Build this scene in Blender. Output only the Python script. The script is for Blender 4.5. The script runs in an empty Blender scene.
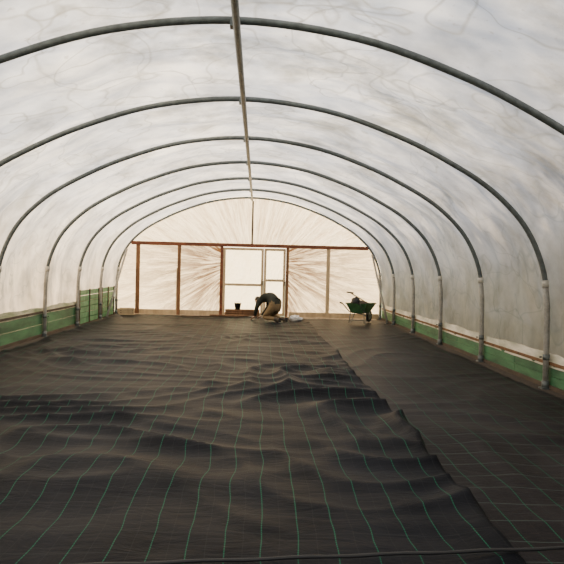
import bpy, bmesh, math, random
from mathutils import Vector, Matrix, noise, Quaternion
random.seed(4)
C = bpy.context.scene.collection

# ---------------------------------------------------------------- materials
def new_mat(name):
    m = bpy.data.materials.new(name); m.use_nodes = True
    nt = m.node_tree; nt.nodes.clear()
    out = nt.nodes.new('ShaderNodeOutputMaterial')
    return m, nt, out
def N(nt, t, **kw):
    n = nt.nodes.new(t)
    for k, v in kw.items(): setattr(n, k, v)
    return n
def math_n(nt, op, a, b=None, c=None):
    n = nt.nodes.new('ShaderNodeMath'); n.operation = op
    for i, v in enumerate((a, b, c)):
        if v is None: continue
        if isinstance(v, (int, float)): n.inputs[i].default_value = v
        else: nt.links.new(v, n.inputs[i])
    return n.outputs[0]
def maprange(nt, val, a, b, c, d):
    n = nt.nodes.new('ShaderNodeMapRange')
    for i, v in enumerate((a, b, c, d)): n.inputs[i + 1].default_value = v
    nt.links.new(val, n.inputs[0]); return n.outputs[0]
def ramp(nt, fac, stops):
    r = nt.nodes.new('ShaderNodeValToRGB')
    cr = r.color_ramp
    while len(cr.elements) < len(stops): cr.elements.new(0.5)
    for e, (p, c) in zip(cr.elements, stops):
        e.position = p; e.color = (c[0], c[1], c[2], 1)
    nt.links.new(fac, r.inputs[0]); return r.outputs[0]
def mixc(nt, fac, a, b, mode='MIX'):
    m = nt.nodes.new('ShaderNodeMix'); m.data_type = 'RGBA'; m.blend_type = mode
    for sock, v in ((m.inputs[0], fac), (m.inputs[6], a), (m.inputs[7], b)):
        if isinstance(v, (int, float)): sock.default_value = v
        elif isinstance(v, tuple): sock.default_value = (v[0], v[1], v[2], 1)
        else: nt.links.new(v, sock)
    return m.outputs[2]
def noise_n(nt, vec, scale, detail=4, rough=0.55, dist=0.0):
    n = nt.nodes.new('ShaderNodeTexNoise')
    n.inputs['Scale'].default_value = scale; n.inputs['Detail'].default_value = detail
    n.inputs['Roughness'].default_value = rough; n.inputs['Distortion'].default_value = dist
    nt.links.new(vec, n.inputs['Vector']); return n.outputs[0]
def mapping(nt, vec, scale=(1, 1, 1), rot=(0, 0, 0), loc=(0, 0, 0)):
    m = nt.nodes.new('ShaderNodeMapping')
    m.inputs['Scale'].default_value = scale; m.inputs['Rotation'].default_value = rot
    m.inputs['Location'].default_value = loc
    nt.links.new(vec, m.inputs['Vector']); return m.outputs[0]

def solid(name, col, rough=0.6, metal=0.0, var=0.25, nscale=8.0, bump=0.1, col2=None, stretch=(1, 1, 1)):
    m, nt, out = new_mat(name)
    b = N(nt, 'ShaderNodeBsdfPrincipled')
    tc = N(nt, 'ShaderNodeTexCoord')
    v = mapping(nt, tc.outputs['Object'], stretch)
    f = noise_n(nt, v, nscale, 6, 0.6)
    c2 = col2 if col2 else tuple(c * (1 - var) for c in col)
    col_o = ramp(nt, f, [(0.35, col), (0.65, c2)])
    nt.links.new(col_o, b.inputs['Base Color'])
    b.inputs['Roughness'].default_value = rough; b.inputs['Metallic'].default_value = metal
    if bump:
        bp = N(nt, 'ShaderNodeBump'); bp.inputs['Strength'].default_value = bump
        bp.inputs['Distance'].default_value = 0.01
        nt.links.new(f, bp.inputs['Height']); nt.links.new(bp.outputs[0], b.inputs['Normal'])
    nt.links.new(b.outputs[0], out.inputs[0]); return m

def film_shader(nt, out, col, height, bump_s=0.4, gloss=0.05, diff=0.2, dist=0.05):
    tr = N(nt, 'ShaderNodeBsdfTranslucent'); df = N(nt, 'ShaderNodeBsdfDiffuse')
    gl = N(nt, 'ShaderNodeBsdfGlossy'); gl.inputs['Roughness'].default_value = 0.35
    bp = N(nt, 'ShaderNodeBump'); bp.inputs['Strength'].default_value = bump_s
    bp.inputs['Distance'].default_value = dist
    nt.links.new(height, bp.inputs['Height'])
    for s in (tr, df):
        nt.links.new(col, s.inputs['Color']); nt.links.new(bp.outputs[0], s.inputs['Normal'])
    nt.links.new(bp.outputs[0], gl.inputs['Normal'])
    m1 = N(nt, 'ShaderNodeMixShader'); m1.inputs[0].default_value = diff
    nt.links.new(tr.outputs[0], m1.inputs[1]); nt.links.new(df.outputs[0], m1.inputs[2])
    m2 = N(nt, 'ShaderNodeMixShader'); m2.inputs[0].default_value = gloss
    nt.links.new(m1.outputs[0], m2.inputs[1]); nt.links.new(gl.outputs[0], m2.inputs[2])
    nt.links.new(m2.outputs[0], out.inputs[0])

def cover_mat():
    m, nt, out = new_mat('polythene_film')
    tc = N(nt, 'ShaderNodeTexCoord'); P = tc.outputs['Object']
    sep = N(nt, 'ShaderNodeSeparateXYZ'); nt.links.new(P, sep.inputs[0])
    near_dim = maprange(nt, sep.outputs[1], 2.0, 21.0, 1.0, 0.25)  # film painted duller near, brighter far, standing in for forward-scattered light
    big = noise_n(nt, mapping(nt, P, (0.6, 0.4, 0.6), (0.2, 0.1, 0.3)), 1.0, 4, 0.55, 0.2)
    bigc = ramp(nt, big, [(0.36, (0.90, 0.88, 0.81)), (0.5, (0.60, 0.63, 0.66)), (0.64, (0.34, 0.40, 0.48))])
    base = mixc(nt, near_dim, (0.95, 0.90, 0.82), bigc)
    st = noise_n(nt, mapping(nt, P, (0.7, 0.75, 0.7), (0.3, 0.2, 0.9)), 1.0, 8, 0.66, 0.3)
    stm = ramp(nt, st, [(0.49, (0, 0, 0)), (0.66, (1, 1, 1))])
    c1 = mixc(nt, math_n(nt, 'MULTIPLY', math_n(nt, 'MULTIPLY', stm, 0.9), near_dim), base, (0.20, 0.19, 0.13))
    sp = noise_n(nt, P, 9.0, 3, 0.6)
    spm = ramp(nt, sp, [(0.64, (0, 0, 0)), (0.72, (1, 1, 1))])
    c1 = mixc(nt, math_n(nt, 'MULTIPLY', math_n(nt, 'MULTIPLY', spm, 0.45), near_dim), c1, (0.22, 0.19, 0.13))
    low = maprange(nt, sep.outputs[2], 0.3, 3.2, 1.0, 0.0)  # algae tan low on the film, doubling as painted hedge shadow
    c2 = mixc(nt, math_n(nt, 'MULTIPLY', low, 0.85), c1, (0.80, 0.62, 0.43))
    rt = maprange(nt, sep.outputs[0], 1.2, 4.5, 0.0, 0.65)  # shade of the right wall, painted into the film colour
    c2 = mixc(nt, math_n(nt, 'MULTIPLY', rt, near_dim), c2, (0.33, 0.26, 0.18))
    fn = noise_n(nt, P, 1.4, 8, 0.62)
    c3 = mixc(nt, 0.55, c2, ramp(nt, fn, [(0.40, (1, 1, 1)), (0.66, (0.4, 0.4, 0.4))]), 'MULTIPLY')
    wv = noise_n(nt, mapping(nt, P, (0.45, 0.7, 0.45), (0.2, 0.5, 0.7)), 1.0, 3, 0.5, 0.2)
    cr = math_n(nt, 'ABSOLUTE', math_n(nt, 'SUBTRACT', wv, 0.5))
    crm = maprange(nt, cr, 0.0, 0.008, 0.7, 0.0)
    cr2 = math_n(nt, 'ABSOLUTE', math_n(nt, 'SUBTRACT', noise_n(nt, mapping(nt, P, (0.5, 0.5, 0.5), (0.9, 0.1, 0.2)), 1.0, 2, 0.5, 0.1), 0.52))
    crm2 = maprange(nt, cr2, 0.0, 0.006, 0.65, 0.0)
    cr3 = math_n(nt, 'ABSOLUTE', math_n(nt, 'SUBTRACT', noise_n(nt, mapping(nt, P, (0.9, 0.4, 0.9), (0.1, 0.8, 0.5)), 1.0, 2, 0.5, 0.1), 0.46))
    crm3 = maprange(nt, cr3, 0.0, 0.008, 0.55, 0.0)
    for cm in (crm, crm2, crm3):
        c3 = mixc(nt, math_n(nt, 'MULTIPLY', cm, near_dim), c3, (0.25, 0.24, 0.20))
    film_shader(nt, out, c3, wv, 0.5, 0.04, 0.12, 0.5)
    return m

def pleat_mat(name, cx, cz, freq=9.0, dark=(0.50, 0.38, 0.25), amt=0.8, radius=2.6, lo=0.42, hi=0.60, inner=0.3, floor_v=0.25, base=(0.96, 0.84, 0.66)):
    m, nt, out = new_mat(name)
    tc = N(nt, 'ShaderNodeTexCoord')
    sep = N(nt, 'ShaderNodeSeparateXYZ'); nt.links.new(tc.outputs['Object'], sep.inputs[0])
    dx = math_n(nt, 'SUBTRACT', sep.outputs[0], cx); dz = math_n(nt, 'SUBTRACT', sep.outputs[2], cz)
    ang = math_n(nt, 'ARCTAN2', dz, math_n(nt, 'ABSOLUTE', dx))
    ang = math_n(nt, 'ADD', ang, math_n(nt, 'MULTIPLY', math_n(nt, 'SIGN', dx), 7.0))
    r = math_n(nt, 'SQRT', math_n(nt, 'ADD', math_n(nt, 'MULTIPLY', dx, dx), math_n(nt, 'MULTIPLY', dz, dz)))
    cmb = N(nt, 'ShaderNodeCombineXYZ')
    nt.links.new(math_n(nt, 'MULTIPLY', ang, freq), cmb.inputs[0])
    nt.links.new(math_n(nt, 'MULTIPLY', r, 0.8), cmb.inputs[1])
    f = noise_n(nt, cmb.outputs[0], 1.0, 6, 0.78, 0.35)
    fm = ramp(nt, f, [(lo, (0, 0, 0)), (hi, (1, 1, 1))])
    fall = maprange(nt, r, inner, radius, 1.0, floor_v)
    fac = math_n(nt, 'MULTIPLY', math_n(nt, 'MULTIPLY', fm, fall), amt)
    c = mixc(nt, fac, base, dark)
    film_shader(nt, out, c, f, 0.9, 0.03, 0.12, 0.15)
    return m

def fabric_mat(name, base, line_off, spacing=0.22, cross=0.0, lw=0.006, lmix=0.6, spec=0.15):
    m, nt, out = new_mat(name)
    tc = N(nt, 'ShaderNodeTexCoord'); P = tc.outputs['Object']
    sep = N(nt, 'ShaderNodeSeparateXYZ'); nt.links.new(P, sep.inputs[0])
    wob = noise_n(nt, mapping(nt, P, (0.6, 0.8, 0.0)), 1.0, 2, 0.5)
    x = math_n(nt, 'ADD', math_n(nt, 'ADD', sep.outputs[0], line_off + 100 * spacing), math_n(nt, 'MULTIPLY', wob, 0.16))
    ph = math_n(nt, 'MODULO', x, spacing)
    line = math_n(nt, 'LESS_THAN', ph, lw)
    dash = math_n(nt, 'LESS_THAN', math_n(nt, 'MODULO', sep.outputs[1], 0.03), 0.024)
    line = math_n(nt, 'MULTIPLY', line, dash)
    big = noise_n(nt, mapping(nt, P, (1, 0.5, 1)), 1.2, 6, 0.6)
    dust = ramp(nt, big, [(0.35, base), (0.7, tuple(c * 2.4 for c in base))])
    wy = math_n(nt, 'MODULO', math_n(nt, 'ADD', sep.outputs[1], math_n(nt, 'MULTIPLY', wob, 0.2)), 0.31)
    wl = math_n(nt, 'MULTIPLY', math_n(nt, 'LESS_THAN', wy, 0.012), cross)
    fx = math_n(nt, 'MODULO', math_n(nt, 'ADD', x, 0.11), 0.11)
    fl = math_n(nt, 'MULTIPLY', math_n(nt, 'LESS_THAN', fx, 0.005), 0.10)
    spk = noise_n(nt, P, 90, 2, 0.6)
    c = mixc(nt, 0.5, dust, ramp(nt, spk, [(0.3, (0.45, 0.45, 0.45)), (0.7, (1, 1, 1))]), 'MULTIPLY')
    c = mixc(nt, wl, c, (0.06, 0.075, 0.07))
    c = mixc(nt, fl, c, (0.07, 0.08, 0.07))
    c = mixc(nt, math_n(nt, 'MULTIPLY', line, lmix), c, (0.01, 0.13, 0.07))
    b = N(nt, 'ShaderNodeBsdfPrincipled')
    nt.links.new(c, b.inputs['Base Color']); b.inputs['Roughness'].default_value = 0.5
    b.inputs['Specular IOR Level'].default_value = spec
    b.inputs['Specular Tint'].default_value = (0.80, 0.88, 1.0, 1)
    bp = N(nt, 'ShaderNodeBump'); bp.inputs['Strength'].default_value = 0.6; bp.inputs['Distance'].default_value = 0.015
    hn = noise_n(nt, mapping(nt, P, (2.6, 6.0, 1), (0, 0, 0.35)), 1.0, 6, 0.60, 0.8)
    nt.links.new(hn, bp.inputs['Height'])
    nt.links.new(bp.outputs[0], b.inputs['Normal'])
    nt.links.new(b.outputs[0], out.inputs[0]); return m

M = {}
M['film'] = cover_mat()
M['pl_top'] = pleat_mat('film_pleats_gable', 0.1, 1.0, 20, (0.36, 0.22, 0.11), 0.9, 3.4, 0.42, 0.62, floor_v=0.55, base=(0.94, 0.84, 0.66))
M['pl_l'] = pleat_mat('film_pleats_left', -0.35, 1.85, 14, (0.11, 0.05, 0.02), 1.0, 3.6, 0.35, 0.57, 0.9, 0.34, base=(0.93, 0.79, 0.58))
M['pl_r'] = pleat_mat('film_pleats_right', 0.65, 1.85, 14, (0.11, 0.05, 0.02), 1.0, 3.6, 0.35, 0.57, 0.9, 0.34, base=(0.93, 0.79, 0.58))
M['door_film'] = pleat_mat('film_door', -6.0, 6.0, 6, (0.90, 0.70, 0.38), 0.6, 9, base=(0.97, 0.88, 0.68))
M['pipe'] = solid('galvanised_pipe', (0.13, 0.15, 0.15), 0.5, 0.3, 0.35, 14)
M['sleeve'] = solid('pale_pvc_sleeve', (0.55, 0.53, 0.47), 0.5, 0.0, 0.2, 10)
M['leg'] = solid('weathered_pipe_leg', (0.33, 0.32, 0.29), 0.5, 0.2, 0.3, 14)
M['redwood'] = solid('red_brown_timber', (0.17, 0.05, 0.02), 0.8, 0, 0.5, 10, 0.3, stretch=(0.3, 1, 1))
M['brownwood'] = solid('brown_timber', (0.20, 0.095, 0.04), 0.8, 0, 0.5, 10, 0.3, stretch=(1, 1, 0.2))
M['palewood'] = solid('pale_timber', (0.52, 0.39, 0.23), 0.7, 0, 0.3, 8, 0.2, stretch=(1, 1, 0.2))
M['darkwood'] = solid('dark_timber', (0.08, 0.055, 0.035), 0.8, 0, 0.5, 8, 0.3, stretch=(0.3, 0.3, 1))
M['greenboard'] = solid('green_painted_board', (0.06, 0.20, 0.085), 0.6, 0, 0.4, 1.8, 0.3, col2=(0.02, 0.075, 0.035), stretch=(1, 0.6, 2.5))
M['greennet'] = solid('green_netting_board', (0.09, 0.28, 0.13), 0.6, 0, 0.4, 4, 0.3, col2=(0.035, 0.13, 0.055))
M['greenpale'] = solid('algae_film_strip', (0.62, 0.56, 0.43), 0.6, 0, 0.4, 2.0, 0.2, col2=(0.18, 0.24, 0.12), stretch=(1, 0.6, 2))
M['whitestrip'] = solid('pale_film_strip', (0.80, 0.75, 0.64), 0.6, 0, 0.4, 2.2, 0.2, col2=(0.38, 0.38, 0.28), stretch=(1, 0.6, 2))
M['soil'] = solid('soil', (0.06, 0.042, 0.03), 0.95, 0, 0.5, 12, 0.8)
M['pale_soil'] = solid('dry_soil', (0.36, 0.28, 0.19), 0.95, 0, 0.5, 9, 0.8)
M['grass'] = solid('grass', (0.10, 0.16, 0.05), 0.95, 0, 0.5, 3, 0.8)
M['hedge'] = solid('hedge_leaf', (0.05, 0.09, 0.03), 0.9, 0, 0.6, 6, 0.8)
M['fab1'] = fabric_mat('woven_ground_cover', (0.0060, 0.0066, 0.0088), 0.02, 0.22, 0.10, 0.0065, 0.8, 0.03)
M['fab2'] = fabric_mat('woven_ground_cover_dusty', (0.0145, 0.0130, 0.0140), 0.09, 0.24, 0.7, 0.008, 0.7, 0.035)
M['black'] = solid('black_plastic', (0.010, 0.010, 0.011), 0.6, 0, 0.3, 8, 0)
M['jacket'] = solid('dark_olive_jacket', (0.018, 0.022, 0.014), 0.85, 0, 0.4, 9, 0.3)
M['trouser'] = solid('tan_trousers', (0.20, 0.135, 0.065), 0.9, 0, 0.35, 9, 0.3)
M['boot'] = solid('work_boot', (0.06, 0.045, 0.03), 0.6, 0, 0.3, 9, 0)
M['skin'] = solid('skin', (0.55, 0.33, 0.24), 0.55, 0, 0.1, 9, 0)
M['hair'] = solid('dark_hair', (0.03, 0.022, 0.015), 0.8, 0, 0.4, 40, 0.4)
M['barrow'] = solid('green_barrow_tray', (0.04, 0.12, 0.045), 0.5, 0.1, 0.4, 7, 0.1)
M['rubber'] = solid('tyre_rubber', (0.02, 0.02, 0.02), 0.8, 0, 0.3, 8, 0)
M['white'] = solid('white_plastic', (0.80, 0.79, 0.76), 0.5, 0, 0.15, 8, 0)
M['eye'] = solid('eye_white', (0.8, 0.8, 0.8), 0.3, 0, 0.05, 8, 0)
M['lip'] = solid('lips', (0.45, 0.17, 0.14), 0.5, 0, 0.1, 8, 0)

# ---------------------------------------------------------------- mesh helper
class MB:
    def __init__(s, name):
        s.name = name; s.bm = bmesh.new(); s.mats = []
    def mi(s, m):
        m = M[m]
        if m not in s.mats: s.mats.append(m)
        return s.mats.index(m)
    def box(s, c, size, mat, rot=None, taper=None):
        i = s.mi(mat); v = []
        for z in (-1, 1):
            for x, y in ((-1, -1), (1, -1), (1, 1), (-1, 1)):
                k = taper if (taper and z > 0) else 1
                p = Vector((x * size[0] / 2 * k, y * size[1] / 2 * k, z * size[2] / 2))
                if rot: p = rot @ p
                v.append(s.bm.verts.new(p + Vector(c)))
        for f in ((3, 2, 1, 0), (4, 5, 6, 7), (0, 1, 5, 4), (1, 2, 6, 5), (2, 3, 7, 6), (3, 0, 4, 7)):
            fc = s.bm.faces.new([v[k] for k in f]); fc.material_index = i
    def tube(s, pts, rad, mat, n=12, closed=False, cap=True):
        i = s.mi(mat); pts = [Vector(p) for p in pts]; rings = []
        L = len(pts)
        if not isinstance(rad, (list, tuple)): rad = [rad] * L
        prev = None
        for k, p in enumerate(pts):
            if closed: t = pts[(k + 1) % L] - pts[k - 1]
            else: t = pts[min(k + 1, L - 1)] - pts[max(k - 1, 0)]
            t.normalize()
            if prev is None:
                a = Vector((0, 1, 0)) if abs(t.y) < 0.9 else Vector((1, 0, 0))
            else: a = prev
            a = (a - t * a.dot(t)).normalized(); prev = a
            b = t.cross(a)
            rings.append([s.bm.verts.new(p + (a * math.cos(2 * math.pi * j / n) + b * math.sin(2 * math.pi * j / n)) * rad[k]) for j in range(n)])
        for k in range(L if closed else L - 1):
            r0, r1 = rings[k], rings[(k + 1) % L]
            for j in range(n):
                f = s.bm.faces.new([r0[j], r0[(j + 1) % n], r1[(j + 1) % n], r1[j]]); f.material_index = i; f.smooth = True
        if cap and not closed:
            f = s.bm.faces.new(rings[0][::-1]); f.material_index = i
            f = s.bm.faces.new(rings[-1]); f.material_index = i
    def quad(s, pts, mat):
        f = s.bm.faces.new([s.bm.verts.new(p) for p in pts]); f.material_index = s.mi(mat); return f
    def ellipsoid(s, c, r, mat, rot=None, u=20, v=14, fn=None):
        i = s.mi(mat); c = Vector(c); grid = []
        for a in range(v + 1):
            th = math.pi * a / v; row = []
            for b in range(u):
                ph = 2 * math.pi * b / u
                p = Vector((math.sin(th) * math.cos(ph), math.sin(th) * math.sin(ph), math.cos(th)))
                if fn: p = fn(p)
                p = Vector((p.x * r[0], p.y * r[1], p.z * r[2]))
                if rot: p = rot @ p
                row.append(s.bm.verts.new(c + p))
            grid.append(row)
        for a in range(v):
            for b in range(u):
                f = s.bm.faces.new([grid[a][b], grid[a + 1][b], grid[a + 1][(b + 1) % u], grid[a][(b + 1) % u]])
                f.material_index = i; f.smooth = True
    def done(s, loc=(0, 0, 0), rotz=0, parent=None, bevel=0, clean=True):
        if clean: bmesh.ops.remove_doubles(s.bm, verts=s.bm.verts, dist=1e-5)
        bmesh.ops.recalc_face_normals(s.bm, faces=s.bm.faces)
        me = bpy.data.meshes.new(s.name); s.bm.to_mesh(me); s.bm.free()
        for m in s.mats: me.materials.append(m)
        o = bpy.data.objects.new(s.name, me); C.objects.link(o)
        o.location = loc; o.rotation_euler = (0, 0, rotz)
        if parent: o.parent = parent
        if bevel:
            b = o.modifiers.new('bevel', 'BEVEL'); b.width = bevel; b.segments = 2; b.limit_method = 'ANGLE'
        return o

# ---------------------------------------------------------------- tunnel profile
half = [(4.5, 0.0), (4.5, 0.6), (4.49, 1.2), (4.40, 1.78), (4.12, 2.36), (3.62, 2.86), (3.0, 3.24), (2.22, 3.60), (1.2, 3.92)]
ctrl = half + [(0.0, 4.05)] + [(-x, z) for x, z in reversed(half)]
def catmull(P, n=8):
    out = []
    for i in range(len(P) - 1):
        p0 = P[max(i - 1, 0)]; p1 = P[i]; p2 = P[i + 1]; p3 = P[min(i + 2, len(P) - 1)]
        for k in range(n):
            t = k / n
            out.append(tuple(0.5 * ((2 * p1[a]) + (-p0[a] + p2[a]) * t + (2 * p0[a] - 5 * p1[a] + 4 * p2[a] - p3[a]) * t * t + (-p0[a] + 3 * p1[a] - 3 * p2[a] + p3[a]) * t ** 3) for a in (0, 1)))
    out.append(P[-1]); return out
prof = catmull(ctrl, 6)
def offset(prof, dfn):
    res = []
    for i, p in enumerate(prof):
        a = prof[max(i - 1, 0)]; b = prof[min(i + 1, len(prof) - 1)]
        t = Vector((b[0] - a[0], b[1] - a[1])).normalized()
        nrm = Vector((t.y, -t.x))
        if nrm.dot(Vector((p[0], p[1] - 1.2))) < 0: nrm = -nrm
        d = dfn(p)
        res.append((p[0] + nrm.x * d, p[1] + nrm.y * d))
    return res
hoops = [-1.8, 0.9, 3.6, 6.37, 9.30, 12.05, 14.80, 17.45, 19.95, 22.2]
R = 0.038
for hy in hoops:
    mb = MB('tunnel_hoop')
    mb.tube([(x, hy, z) for x, z in prof], R, 'pipe', 12)
    for sx in (-1, 1):
        mb.tube([(sx * 4.5, hy, 0.0), (sx * 4.5, hy, 0.6), (sx * 4.49, hy, 1.2), (sx * 4.455, hy, 1.5)], R + 0.005, 'leg', 14)
        mb.tube([(sx * 4.46, hy, 1.48), (sx * 4.445, hy, 1.58)], R + 0.012, 'sleeve', 14)
        mb.tube([(sx * 4.5, hy, 0.42), (sx * 4.5, hy, 0.50)], R + 0.013, 'pipe', 14)
        mb.tube([(sx * 4.5, hy, 0.0), (sx * 4.5, hy, 0.12)], R + 0.016, 'pipe', 14)
        mb.box((sx * 4.5, hy, 0.01), (0.14, 0.14, 0.02), 'pipe')
        mb.tube([(sx * 4.43, hy, 0.46), (sx * 4.40, hy, 0.46)], 0.014, 'pipe', 6)
    mb.box((0, hy, 4.02), (0.10, 0.11, 0.08), 'pipe')
    mb.tube([(0.045, hy, 4.02), (0.075, hy, 4.02)], 0.012, 'pipe', 6)
    mb.done()
mb = MB('ridge_pole')
mb.tube([(0.02, y, 3.955) for y in (-1.8, 4, 10, 16, 22.1)], 0.036, 'pipe', 12)
mb.done()

cov = offset(prof, lambda p: 0.05 if p[1] > 0.95 else 0.10)
cov[0] = (cov[0][0], 0.0); cov[-1] = (cov[-1][0], 0.0)
bm = bmesh.new()
ys = [-1.9 + i * (22.35 + 1.9) / 170 for i in range(171)]
grid = []
for y in ys:
    dmin = min(abs(y - h) for h in hoops)
    row = []
    for i, (x, z) in enumerate(cov):
        k = min(1, dmin / 0.5) * (1 if z > 0.95 else 0)
        w = noise.noise(Vector((x * 0.9, y * 1.3, z * 0.9))) * 0.08 + noise.noise(Vector((x * 1.6 + y, y * 2.2, z * 1.6))) * 0.03
        d = Vector((x, z - 1.0)).normalized() * (w * k + 0.04 * k)
        row.append(bm.verts.new((x + d.x, y, max(0, z + d.y))))
    grid.append(row)
for a in range(len(grid) - 1):
    for b in range(len(cov) - 1):
        f = bm.faces.new([grid[a][b], grid[a + 1][b], grid[a + 1][b + 1], grid[a][b + 1]]); f.smooth = True
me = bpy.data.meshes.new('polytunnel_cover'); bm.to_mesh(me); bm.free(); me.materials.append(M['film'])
C.objects.link(bpy.data.objects.new('polytunnel_cover', me))

# ---------------------------------------------------------------- back wall
def zat(x):
    best = 0
    for i in range(len(prof) - 1):
        a, b = prof[i], prof[i + 1]
        lo, hi = min(a[0], b[0]), max(a[0], b[0])
        if lo <= x <= hi and hi - lo > 1e-6:
            best = max(best, a[1] + (b[1] - a[1]) * (x - a[0]) / (b[0] - a[0]))
    return best
def film_panel(mb, x0, x1, z0, z1fn, mat, cx, cz, nx=80, nz=30, y=22.3):
    i = mb.mi(mat); g = []
    for a in range(nx + 1):
        x = x0 + (x1 - x0) * a / nx; zt = z1fn(x); col = []
        for b in range(nz + 1):
            z = z0 + (zt - z0) * b / nz
            an = math.atan2(z - cz, abs(x - cx)); r = math.hypot(z - cz, x - cx)
            d = 0.035 * math.sin(an * 34 + 2 * noise.noise(Vector((an * 6, r * 0.5, 0)))) * math.exp(-r * 0.4)
            edge = min(1, 8 * min(a, nx - a) / nx, 8 * min(b, nz - b) / nz)
            col.append(mb.bm.verts.new((x, y + d * edge, z)))
        g.append(col)
    for a in range(nx):
        for b in range(nz):
            f = mb.bm.faces.new([g[a][b], g[a + 1][b], g[a + 1][b + 1], g[a][b + 1]]); f.material_index = i; f.smooth = True
ZB = 2.42
mb = MB('wall_back')
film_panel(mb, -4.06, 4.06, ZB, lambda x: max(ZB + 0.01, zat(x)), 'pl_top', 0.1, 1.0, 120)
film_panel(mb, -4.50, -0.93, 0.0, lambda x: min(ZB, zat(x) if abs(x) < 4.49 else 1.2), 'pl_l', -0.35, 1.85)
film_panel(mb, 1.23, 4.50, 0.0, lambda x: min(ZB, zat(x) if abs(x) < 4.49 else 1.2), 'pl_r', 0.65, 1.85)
mb.done(clean=False)

mb = MB('end_wall_timber_frame')
yf = 22.2
mb.box((0, yf - 0.02, ZB), (8.05, 0.07, 0.12), 'redwood')
mb.box((0.05, yf, (ZB + 3.98) / 2), (0.06, 0.05, 3.9 - ZB), 'darkwood')
for x, w, m in ((-3.80, 0.13, 'brownwood'), (-2.41, 0.11, 'brownwood'), (-0.97, 0.10, 'redwood'), (1.27, 0.10, 'brownwood'), (2.67, 0.12, 'palewood')):
    mb.box((x, yf, ZB / 2), (w, 0.07, ZB), m)
mb.box((-2.36 - 0.11, yf, 0.8), (0.05, 0.06, 1.6), 'palewood')
mb.box((-2.75, yf + 0.01, 0.09), (3.5, 0.05, 0.18), 'palewood')
mb.box((2.9, yf + 0.01, 0.09), (3.1, 0.05, 0.18), 'palewood')
mb.done(bevel=0.004)

def door(name, x0, x1, z0, z1, rail):
    mb = MB(name); w = 0.085; y = yf
    mb.box((x0 + w / 2, y, (z0 + z1) / 2), (w, 0.05, z1 - z0), 'palewood')
    mb.box((x1 - w / 2, y, (z0 + z1) / 2), (w, 0.05, z1 - z0), 'palewood')
    for z in (z0 + w / 2, rail, z1 - w / 2):
        mb.box(((x0 + x1) / 2, y, z), (x1 - x0 - 2 * w, 0.045, w), 'palewood')
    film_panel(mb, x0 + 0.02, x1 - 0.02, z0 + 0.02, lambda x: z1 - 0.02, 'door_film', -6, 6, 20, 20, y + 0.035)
    mb.box((x1 - 0.04, y - 0.04, 1.15), (0.03, 0.05, 0.14), 'darkwood')
    mb.done(clean=False)
door('door_1', -0.92, 0.46, 0.04, 2.34, 1.08)
door('door_2', 0.47, 1.21, 0.04, 2.34, 1.25)

for sx in (-1, 1):
    mb = MB('corner_brace')
    mb.tube([(sx * 4.16, 22.1, 2.2), (sx * 4.41, 20.45, 0.02)], 0.035, 'leg', 10)
    mb.box((sx * 4.41, 20.45, 0.01), (0.12, 0.12, 0.02), 'pipe')
    mb.done()

# ---------------------------------------------------------------- side boards (behind the hoop legs)
def side(name, sx, hb, segs):
    mb = MB(name)
    y = -1.8
    while y < 22.1:
        L = min(segs, 22.15 - y)
        dz = random.uniform(-0.02, 0.02)
        for j in range(2):
            h = (hb - 0.02) / 2
            mb.box((sx * 4.572, y + L / 2, 0.02 + h * (j + 0.5) + dz), (0.022, L - 0.012, h - 0.008), 'greenboard')
        y += L
    i = mb.mi('greenpale' if sx < 0 else 'whitestrip'); n = 240; top = []; bot = []
    for k in range(n + 1):
        yy = -1.8 + 23.95 * k / n
        t = (0.10 if sx < 0 else 0.13) + 0.05 * noise.noise(Vector((yy * 0.9, 3 * sx, 0))) + 0.02 * noise.noise(Vector((yy * 5, sx, 0)))
        x = sx * (4.575 + 0.008 * noise.noise(Vector((yy * 4, 0, 5))))
        top.append(mb.bm.verts.new((x, yy, hb + t))); bot.append(mb.bm.verts.new((x - sx * 0.018, yy, hb - 0.02 - t * 0.35)))
    for k in range(n):
        f = mb.bm.faces.new([top[k], top[k + 1], bot[k + 1], bot[k]]); f.material_index = i
    mb.box((sx * 4.56, 10.2, hb - 0.01), (0.03, 23.9, 0.045), 'darkwood' if sx < 0 else 'brownwood')
    mb.box((sx * 4.56, 10.2, 0.03), (0.05, 23.9, 0.06), 'darkwood')
    return mb.done()
side('baseboard_left', -1, 0.56, 3.4)
side('baseboard_right', 1, 0.38, 3.1)

mb = MB('green_shutter_panel')
for y0, y1 in ((17.55, 19.85), (20.06, 21.9)):
    for j in range(6):
        mb.box((-4.520, (y0 + y1) / 2, 0.09 + 0.155 * j), (0.018, y1 - y0, 0.135), 'greennet')
    for yy in (y0 + 0.1, (y0 + y1) / 2, y1 - 0.1):
        mb.box((-4.498, yy, 0.48), (0.024, 0.06, 0.95), 'darkwood')
mb.done()

# ---------------------------------------------------------------- ground
mb = MB('grass_ground')
mb.quad([(-60, -40, -0.03), (60, -40, -0.03), (60, 90, -0.03), (-60, 90, -0.03)], 'grass'); mb.done()
mb = MB('floor')
mb.box((0, 10.2, -0.01), (9.2, 24.4, 0.02), 'soil')
mb.done()

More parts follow.
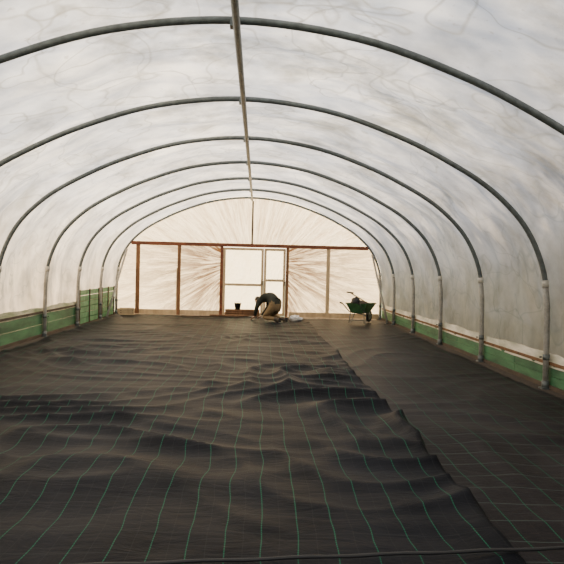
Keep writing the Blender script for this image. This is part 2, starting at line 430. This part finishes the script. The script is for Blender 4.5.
def sheet(name, x0f, x1f, y0, y1, mat, nx, dy, base, hfun):
    bm = bmesh.new(); g = []
    n = int((y1 - y0) / dy)
    for a in range(n + 1):
        row = []; y = y0 + (y1 - y0) * a / n
        for b in range(nx + 1):
            x = x0f(y) + (x1f(y) - x0f(y)) * b / nx
            row.append(bm.verts.new((x, y, base + hfun(x, y, x0f(y), x1f(y)))))
        g.append(row)
    for a in range(n):
        for b in range(nx):
            f = bm.faces.new([g[a][b], g[a][b + 1], g[a + 1][b + 1], g[a + 1][b]]); f.smooth = True
    me = bpy.data.meshes.new(name); bm.to_mesh(me); bm.free(); me.materials.append(M[mat])
    o = bpy.data.objects.new(name, me); C.objects.link(o); return o

def sm(a, b, x):
    t = max(0, min(1, (x - a) / (b - a))); return t * t * (3 - 2 * t)
def ridge(t):
    return (1 - abs(math.sin(math.pi * t))) ** 1.3
def h_main(x, y, xa, xb):
    near = 1 - 0.5 * sm(8, 19, y)
    wx = noise.noise(Vector((x * 0.45, y * 0.4, 3.1))); wy = noise.noise(Vector((x * 0.35 + 9, y * 0.5, 1.7)))
    m = max(0, 0.5 + 1.1 * noise.noise(Vector((x * 0.5, y * 0.45, 7))))
    m2 = max(0, 0.6 + 1.2 * noise.noise(Vector((x * 0.5 + 4, y * 0.5, 2))))
    a = ridge(y * 1.25 + 0.75 * x + 2.9 * wx)
    b = ridge(y * 0.75 - 0.55 * x + 2.8 * wy + 0.4)
    c = noise.noise(Vector((x * 2.2, y * 3.2, 0)))
    edge = sm(1.8, 0.2, xb - x)
    h = (0.038 * a * m + 0.066 * b * m2 + 0.015 * (c + 0.5)) * (0.9 + 0.55 * edge) * near
    h += 0.014
    h += 0.026 * sm(0.40, 0.05, xb - x) * (0.55 + 0.6 * math.sin(y * 7 + 3 * wx)) * near
    h *= sm(0.0, 0.04, xb - x + 0.012)
    return max(0.002, h)
def h_side(x, y, xa, xb):
    c = noise.noise(Vector((x * 1.6, y * 1.4, 5)))
    a = ridge(y * 0.9 - 0.5 * x + 1.7 * noise.noise(Vector((x * 0.5, y * 0.5, 2))))
    m = max(0, 0.4 + noise.noise(Vector((x * 0.5, y * 0.4, 11))))
    k = sm(1.45, 2.0, x)
    return max(0.001, 0.004 + k * (0.008 + 0.008 * c + 0.034 * a * m))
def seam(y): return 1.88 + 0.04 * math.sin(y * 1.1) + 0.025 * math.sin(y * 2.9 + 1) + 0.012 * math.sin(y * 7.3)
y0f = lambda x: 3.40 + 0.10 * (x + 0.4)
sheet('weed_control_fabric', lambda y: -4.31 + 0.04 * math.sin(y * 2), seam, 2.4, 21.6, 'fab1', 130, 0.045, 0.006, h_main)
sheet('weed_control_fabric', lambda y: 1.45, lambda y: 4.31 + 0.03 * math.sin(y * 1.7), 2.4, 21.6, 'fab2', 50, 0.06, 0.001, h_side)
mb = MB('fabric_roll')
pts = []
for i in range(50):
    x = -1.2 + 5.45 * i / 49
    pts.append((x, y0f(x), 0.085 + 0.003 * math.sin(i * 1.3)))
mb.tube(pts, [0.010 + 0.001 * math.sin(i * 2.1) for i in range(50)], 'black', 12)
mb.done()
mb = MB('soil_bank')
i = mb.mi('pale_soil'); g = []
for a in range(91):
    x = -4.3 + 8.6 * a / 90; row = []
    for b in range(9):
        y = 21.62 + 0.5 * b / 8
        h = math.sin(math.pi * b / 8) * (0.035 + 0.03 * noise.noise(Vector((x * 3, y * 4, 0)))) + 0.001
        row.append(mb.bm.verts.new((x, y, max(0.001, h))))
    g.append(row)
for a in range(90):
    for b in range(8):
        f = mb.bm.faces.new([g[a][b], g[a + 1][b], g[a + 1][b + 1], g[a][b + 1]]); f.material_index = i; f.smooth = True
mb.done()

mb = MB('hedge')
def lump(p):
    return p * (1 + 0.18 * noise.noise(p * 3.0))
for k in range(16):
    mb.ellipsoid((8.5 + random.uniform(-.4, .4), -4 + k * 2.2, 1.2), (1.3, 1.6, 1.9 + random.uniform(-.2, .4)), 'hedge', fn=lump)
mb.done()

# ---------------------------------------------------------------- person
def skin_mesh(name, nodes, edges, sub=2, root=0):
    me = bpy.data.meshes.new(name); me.from_pydata([n[0] for n in nodes], edges, [])
    o = bpy.data.objects.new(name, me); C.objects.link(o)
    s = o.modifiers.new('skin', 'SKIN'); s.use_smooth_shade = True
    lay = me.skin_vertices[0].data
    for k, n in enumerate(nodes):
        r = n[1]; lay[k].radius = (r, r)
        lay[k].use_root = (k == root)
    sb = o.modifiers.new('sub', 'SUBSURF'); sb.levels = sub; sb.render_levels = sub
    bpy.context.view_layer.update()
    dg = bpy.context.evaluated_depsgraph_get()
    m2 = bpy.data.meshes.new_from_object(o.evaluated_get(dg))
    bpy.data.objects.remove(o)
    return m2
nodes = [
 ((0.17, 0, 0.43), 0.185), ((0.05, 0, 0.60), 0.180), ((-0.10, 0, 0.68), 0.190), ((-0.25, 0, 0.65), 0.175),
 ((-0.36, 0, 0.585), 0.075), ((-0.42, 0, 0.56), 0.060),
 ((-0.28, 0.19, 0.60), 0.090), ((-0.36, 0.25, 0.34), 0.064), ((-0.52, 0.17, 0.12), 0.042),
 ((-0.28, -0.19, 0.60), 0.090), ((-0.34, -0.26, 0.34), 0.064), ((-0.48, -0.17, 0.11), 0.042),
 ((0.15, 0.12, 0.38), 0.125), ((-0.16, 0.15, 0.11), 0.082), ((0.06, 0.15, 0.095), 0.070), ((0.28, 0.14, 0.08), 0.050),
 ((0.15, -0.12, 0.38), 0.125), ((-0.16, -0.15, 0.11), 0.082), ((0.06, -0.15, 0.095), 0.070), ((0.28, -0.14, 0.08), 0.050),
]
edges = [(0, 1), (1, 2), (2, 3), (3, 4), (4, 5), (3, 6), (6, 7), (7, 8), (3, 9), (9, 10), (10, 11), (0, 12), (12, 13), (13, 14), (14, 15), (0, 16), (16, 17), (17, 18), (18, 19)]
body = skin_mesh('body', nodes, edges, 2)
def segd(p, a, b):
    a = Vector(a); b = Vector(b); t = max(0, min(1, (p - a).dot(b - a) / (b - a).length_squared))
    return (p - (a + (b - a) * t)).length
body.materials.clear()
for m in ('jacket', 'trouser', 'skin'): body.materials.append(M[m])
for p in body.polygons:
    best = min(range(len(edges)), key=lambda e: segd(p.center, nodes[edges[e][0]][0], nodes[edges[e][1]][0]))
    p.material_index = 1 if best >= 11 else (2 if best == 4 else 0)
    p.use_smooth = True
person = bpy.data.objects.new('kneeling_person', None); C.objects.link(person)
bo = bpy.data.objects.new('body', body); C.objects.link(bo); bo.parent = person
hm = MB('head')
rot = Matrix.Rotation(math.radians(-38), 3, 'Y')
hc = Vector((-0.515, 0, 0.545))
def headfn(p):
    q = p.copy()
    if q.z < 0: q.y *= 1 + 0.28 * q.z; q.x *= (1 + 0.22 * q.z) if q.x > 0 else (1 + 0.05 * q.z)
    return q
hm.ellipsoid(hc, (0.095, 0.075, 0.118), 'skin', rot, fn=headfn)
def loc(x, y, z): return hc + rot @ Vector((x, y, z))
def hairfn(p):
    q = headfn(p)
    if p.x < -0.35 and p.z < 0.45: q *= 0.88
    return q * (1 + 0.03 * noise.noise(p * 9))
hm.ellipsoid(loc(0.010, 0, 0.012), (0.104, 0.083, 0.120), 'hair', rot, fn=hairfn, u=32, v=20)
hm.tube([loc(-0.088, 0, 0.012), loc(-0.104, 0, -0.012), loc(-0.114, 0, -0.028), loc(-0.092, 0, -0.036)], [0.007, 0.010, 0.014, 0.008], 'skin', 8)
for sy in (-1, 1):
    hm.ellipsoid(loc(-0.083, sy * 0.031, 0.004), (0.011, 0.014, 0.010), 'eye', rot, 10, 8)
    hm.ellipsoid(loc(-0.093, sy * 0.031, 0.004), (0.004, 0.005, 0.005), 'hair', rot, 8, 6)
    hm.ellipsoid(loc(-0.090, sy * 0.031, 0.023), (0.006, 0.018, 0.004), 'hair', rot, 8, 6)
    hm.ellipsoid(loc(0.008, sy * 0.080, -0.008), (0.018, 0.010, 0.030), 'skin', rot, 10, 8)
hm.ellipsoid(loc(-0.090, 0, -0.058), (0.008, 0.024, 0.007), 'lip', rot, 10, 8)
hm.ellipsoid(loc(-0.078, 0, -0.092), (0.018, 0.022, 0.016), 'skin', rot, 10, 8)
hm.done(parent=person)
def hand(name, wrist, side_s):
    w = Vector(wrist); f = Vector((-0.88, 0, -0.42)).normalized(); up = Vector((-0.42, 0, 0.88)).normalized(); s = Vector((0, side_s, 0))
    hb = MB(name)
    q = Matrix((f, s, up)).transposed()
    hb.ellipsoid(w + f * 0.050, (0.055, 0.042, 0.017), 'skin', q, 14, 10)
    for k, (off, L) in enumerate(((-0.030, 0.070), (-0.010, 0.080), (0.011, 0.075), (0.031, 0.058))):
        a = w + f * 0.088 + s * off
        b = a + f * L * 0.45 - up * 0.004; c = b + f * L * 0.30 - up * L * 0.16; d = c + f * L * 0.16 - up * L * 0.22
        hb.tube([a - f * 0.02, a, b, c, d], [0.010, 0.0095, 0.009, 0.0085, 0.006], 'skin', 8)
    a = w + f * 0.030 - s * 0.034
    hb.tube([a + s * 0.01, a, a + f * 0.028 - s * 0.024 - up * 0.004, a + f * 0.052 - s * 0.030 - up * 0.012], [0.012, 0.012, 0.0105, 0.007], 'skin', 8)
    hb.done(parent=person)
hand('hand_left', (-0.525, 0.17, 0.112), 1)
hand('hand_right', (-0.485, -0.17, 0.102), -1)
for nm, sy in (('boot_left', 1), ('boot_right', -1)):
    b = MB(nm)
    b.tube([(0.24, sy * 0.14, 0.082), (0.30, sy * 0.14, 0.080), (0.335, sy * 0.14, 0.082)], [0.056, 0.056, 0.046], 'boot', 14)
    b.ellipsoid((0.375, sy * 0.14, 0.062), (0.062, 0.05, 0.058), 'boot')
    b.ellipsoid((0.335, sy * 0.14, 0.05), (0.05, 0.048, 0.05), 'boot')
    b.box((0.425, sy * 0.14, 0.068), (0.018, 0.085, 0.115), 'rubber')
    b.done(parent=person)
jb = MB('jacket_hem')
jb.tube([(0.15 + 0.04 * math.cos(t), 0.185 * math.cos(t), 0.52 + 0.14 * math.sin(t)) for t in [2 * math.pi * k / 24 for k in range(24)]], 0.016, 'jacket', 8, closed=True)
jb.done(parent=person)
person.location = (0.72, 20.0, 0.035); person.rotation_euler = (0, 0, math.radians(-42)); person.scale = (1.10, 1.10, 1.10)

# ---------------------------------------------------------------- wheelbarrow
def wheelbarrow():
    root = bpy.data.objects.new('wheelbarrow', None); C.objects.link(root)
    t = MB('tray'); i = t.mi('barrow')
    def ring(x0, x1, w, z): return [Vector((x0, -w, z)), Vector((x1, -w * 0.85, z)), Vector((x1, w * 0.85, z)), Vector((x0, w, z))]
    out = [ring(-0.30, 0.22, 0.20, 0.32), ring(-0.44, 0.50, 0.34, 0.62)]
    inn = [ring(-0.28, 0.20, 0.185, 0.335), ring(-0.425, 0.485, 0.325, 0.62)]
    V = [[t.bm.verts.new(p) for p in r] for r in out + inn]
    for a in range(4):
        b = (a + 1) % 4
        for q in ((V[0][a], V[0][b], V[1][b], V[1][a]), (V[2][b], V[2][a], V[3][a], V[3][b]), (V[1][a], V[1][b], V[3][b], V[3][a])):
            t.bm.faces.new(q).material_index = i
    t.bm.faces.new(V[0][::-1]).material_index = i; t.bm.faces.new(V[2]).material_index = i
    rim = out[1]; t.tube([rim[0], rim[1], rim[2], rim[3]], 0.014, 'barrow', 8, closed=True)
    t.done(parent=root)
    f = MB('frame')
    for s in (-1, 1):
        f.tube([(-0.95, s * 0.28, 0.66), (-0.80, s * 0.28, 0.63), (-0.40, s * 0.24, 0.38), (0.1, s * 0.17, 0.30), (0.62, s * 0.07, 0.20)], 0.017, 'pipe', 10)
        f.tube([(-0.98, s * 0.28, 0.665), (-0.84, s * 0.28, 0.64)], 0.023, 'rubber', 10)
        f.tube([(-0.32, s * 0.22, 0.36), (-0.36, s * 0.25, 0.02), (-0.22, s * 0.25, 0.02), (-0.05, s * 0.19, 0.32)], 0.014, 'pipe', 8)
    f.tube([(-0.36, -0.25, 0.12), (-0.36, 0.25, 0.12)], 0.012, 'pipe', 8)
    f.done(parent=root)
    w = MB('wheel')
    w.tube([(0.62 + 0.15 * math.cos(a), 0, 0.20 + 0.15 * math.sin(a)) for a in [2 * math.pi * k / 28 for k in range(28)]], 0.045, 'rubber', 12, closed=True)
    w.tube([(0.62, -0.09, 0.20), (0.62, 0.09, 0.20)], 0.018, 'pipe', 8)
    w.tube([(0.62, -0.02, 0.20), (0.62, 0.02, 0.20)], 0.11, 'sleeve', 20)
    w.done(parent=root)
    l = MB('load_of_tools')
    l.ellipsoid((-0.02, 0.0, 0.58), (0.34, 0.22, 0.12), 'darkwood', fn=lambda p: p * (1 + 0.25 * noise.noise(p * 2.5)))
    l.ellipsoid((-0.28, 0.08, 0.68), (0.13, 0.13, 0.13), 'black', fn=lambda p: p * (1 + 0.3 * noise.noise(p * 2.2)))
    l.tube([(0.3, -0.1, 0.60), (-0.40, 0.22, 0.95)], 0.018, 'palewood', 8)
    l.tube([(-0.36, 0.12, 0.94), (-0.44, 0.32, 0.96)], 0.022, 'black', 8)
    l.done(parent=root)
    return root
wb = wheelbarrow()
wb.location = (3.50, 20.0, 0.03); wb.rotation_euler = (0, 0, math.radians(58)); wb.scale = (1.0,) * 3

# ---------------------------------------------------------------- small things
b = MB('bucket')
prof_b = [(0.085, 0.0), (0.115, 0.20), (0.125, 0.20), (0.125, 0.212), (0.108, 0.212), (0.08, 0.012), (0.0, 0.012)]
i = b.mi('black'); n = 24; rings = []
for r, z in [(0.0, 0.0)] + prof_b:
    rings.append([b.bm.verts.new((max(r, 1e-4) * math.cos(2 * math.pi * k / n), max(r, 1e-4) * math.sin(2 * math.pi * k / n), z)) for k in range(n)])
for a in range(len(rings) - 1):
    for k in range(n):
        f = b.bm.faces.new([rings[a][k], rings[a][(k + 1) % n], rings[a + 1][(k + 1) % n], rings[a + 1][k]]); f.material_index = i; f.smooth = True
b.tube([(0.12 * math.cos(a), 0, 0.20 + 0.06 * math.sin(a)) for a in [math.pi * k / 12 for k in range(13)]], 0.005, 'leg', 6)
b.done(loc=(-0.38, 21.75, 0.265))
def crate(name, loc, L, W, mat, rz=0, H=0.206):
    b = MB(name)
    for k in range(3):
        z = H * (0.15 + 0.36 * k)
        for s in (-1, 1):
            b.box((0, s * W / 2, z), (L, 0.018, H * 0.27), mat); b.box((s * (L / 2 - 0.01), 0, z), (0.018, W - 0.02, H * 0.27), mat)
    for sx in (-1, 1):
        for sy in (-1, 1): b.box((sx * (L / 2 - 0.03), sy * (W / 2 - 0.02), H / 2), (0.03, 0.03, H), 'darkwood')
    n = max(4, int(L / 0.16))
    for k in range(n): b.box((-L / 2 + L / n * (k + 0.5), 0, H - 0.004), (L / n * 0.86, W - 0.01, 0.012), mat)
    return b.done(loc=loc, rotz=rz)
crate('wooden_crate', (-0.22, 21.80, 0.055), 1.15, 0.32, 'brownwood')
crate('wooden_crate', (-3.95, 21.25, 0.045), 0.45, 0.32, 'palewood', 0.15, 0.22)
b = MB('timber_plank')
b.box((0, 0, 0.025), (1.9, 0.16, 0.04), 'darkwood'); b.box((0.5, 0.0, 0.065), (1.1, 0.09, 0.04), 'brownwood')
b.done(loc=(-1.2, 20.9, 0.05), rotz=0.06, bevel=0.004)
b = MB('crumpled_plastic_bag')
b.ellipsoid((0, 0, 0.05), (0.16, 0.13, 0.10), 'white', fn=lambda p: p * (1 + 0.45 * noise.noise(p * 3.5)), u=36, v=24)
b.ellipsoid((0.15, 0.03, 0.035), (0.11, 0.10, 0.05), 'white', fn=lambda p: p * (1 + 0.5 * noise.noise(p * 4 + Vector((3, 0, 0)))), u=30, v=20)
b.done(loc=(1.45, 20.3, 0.06))

# ---------------------------------------------------------------- light
sun_dir = Vector((-0.32, 1.0, 0.42)).normalized()
w = bpy.data.worlds.new('sky'); bpy.context.scene.world = w; w.use_nodes = True
nt = w.node_tree; nt.nodes.clear()
out = N(nt, 'ShaderNodeOutputWorld'); bg = N(nt, 'ShaderNodeBackground')
tc = N(nt, 'ShaderNodeTexCoord'); sep = N(nt, 'ShaderNodeSeparateXYZ')
nt.links.new(tc.outputs['Generated'], sep.inputs[0])
col = ramp(nt, sep.outputs[2], [(0.0, (1.0, 0.86, 0.68)), (0.25, (0.82, 0.87, 0.95)), (1.0, (0.48, 0.67, 1.0))])
dt = N(nt, 'ShaderNodeVectorMath', operation='DOT_PRODUCT')
nt.links.new(tc.outputs['Generated'], dt.inputs[0]); dt.inputs[1].default_value = sun_dir
glow = math_n(nt, 'POWER', math_n(nt, 'MAXIMUM', dt.outputs['Value'], 0.0), 5.0)
gcol = mixc(nt, 1.0, col, mixc(nt, glow, (0, 0, 0), (4.8, 3.5, 2.0)), 'ADD')
nt.links.new(gcol, bg.inputs[0]); bg.inputs[1].default_value = 1.65
nt.links.new(bg.outputs[0], out.inputs[0])
sd = bpy.data.lights.new('sun', 'SUN'); sd.energy = 13.0; sd.angle = math.radians(2); sd.color = (1.0, 0.81, 0.56)
so = bpy.data.objects.new('sun', sd); C.objects.link(so)
so.rotation_euler = (-sun_dir).to_track_quat('-Z', 'Y').to_euler()
so.location = (-8, 30, 15)

# ---------------------------------------------------------------- camera
cam = bpy.data.cameras.new('camera'); co = bpy.data.objects.new('camera', cam); C.objects.link(co)
f = 650.0
cam.sensor_width = 36; cam.lens = 36 * f / 564
co.location = (0.28, 0, 1.65)
fw = Vector((24 / f, 1, -13 / f))
q = fw.to_track_quat('-Z', 'Y')
q = q @ Quaternion((0, 0, 1), math.radians(1.4))
co.rotation_mode = 'QUATERNION'; co.rotation_quaternion = q
cam.clip_end = 300
bpy.context.scene.camera = co
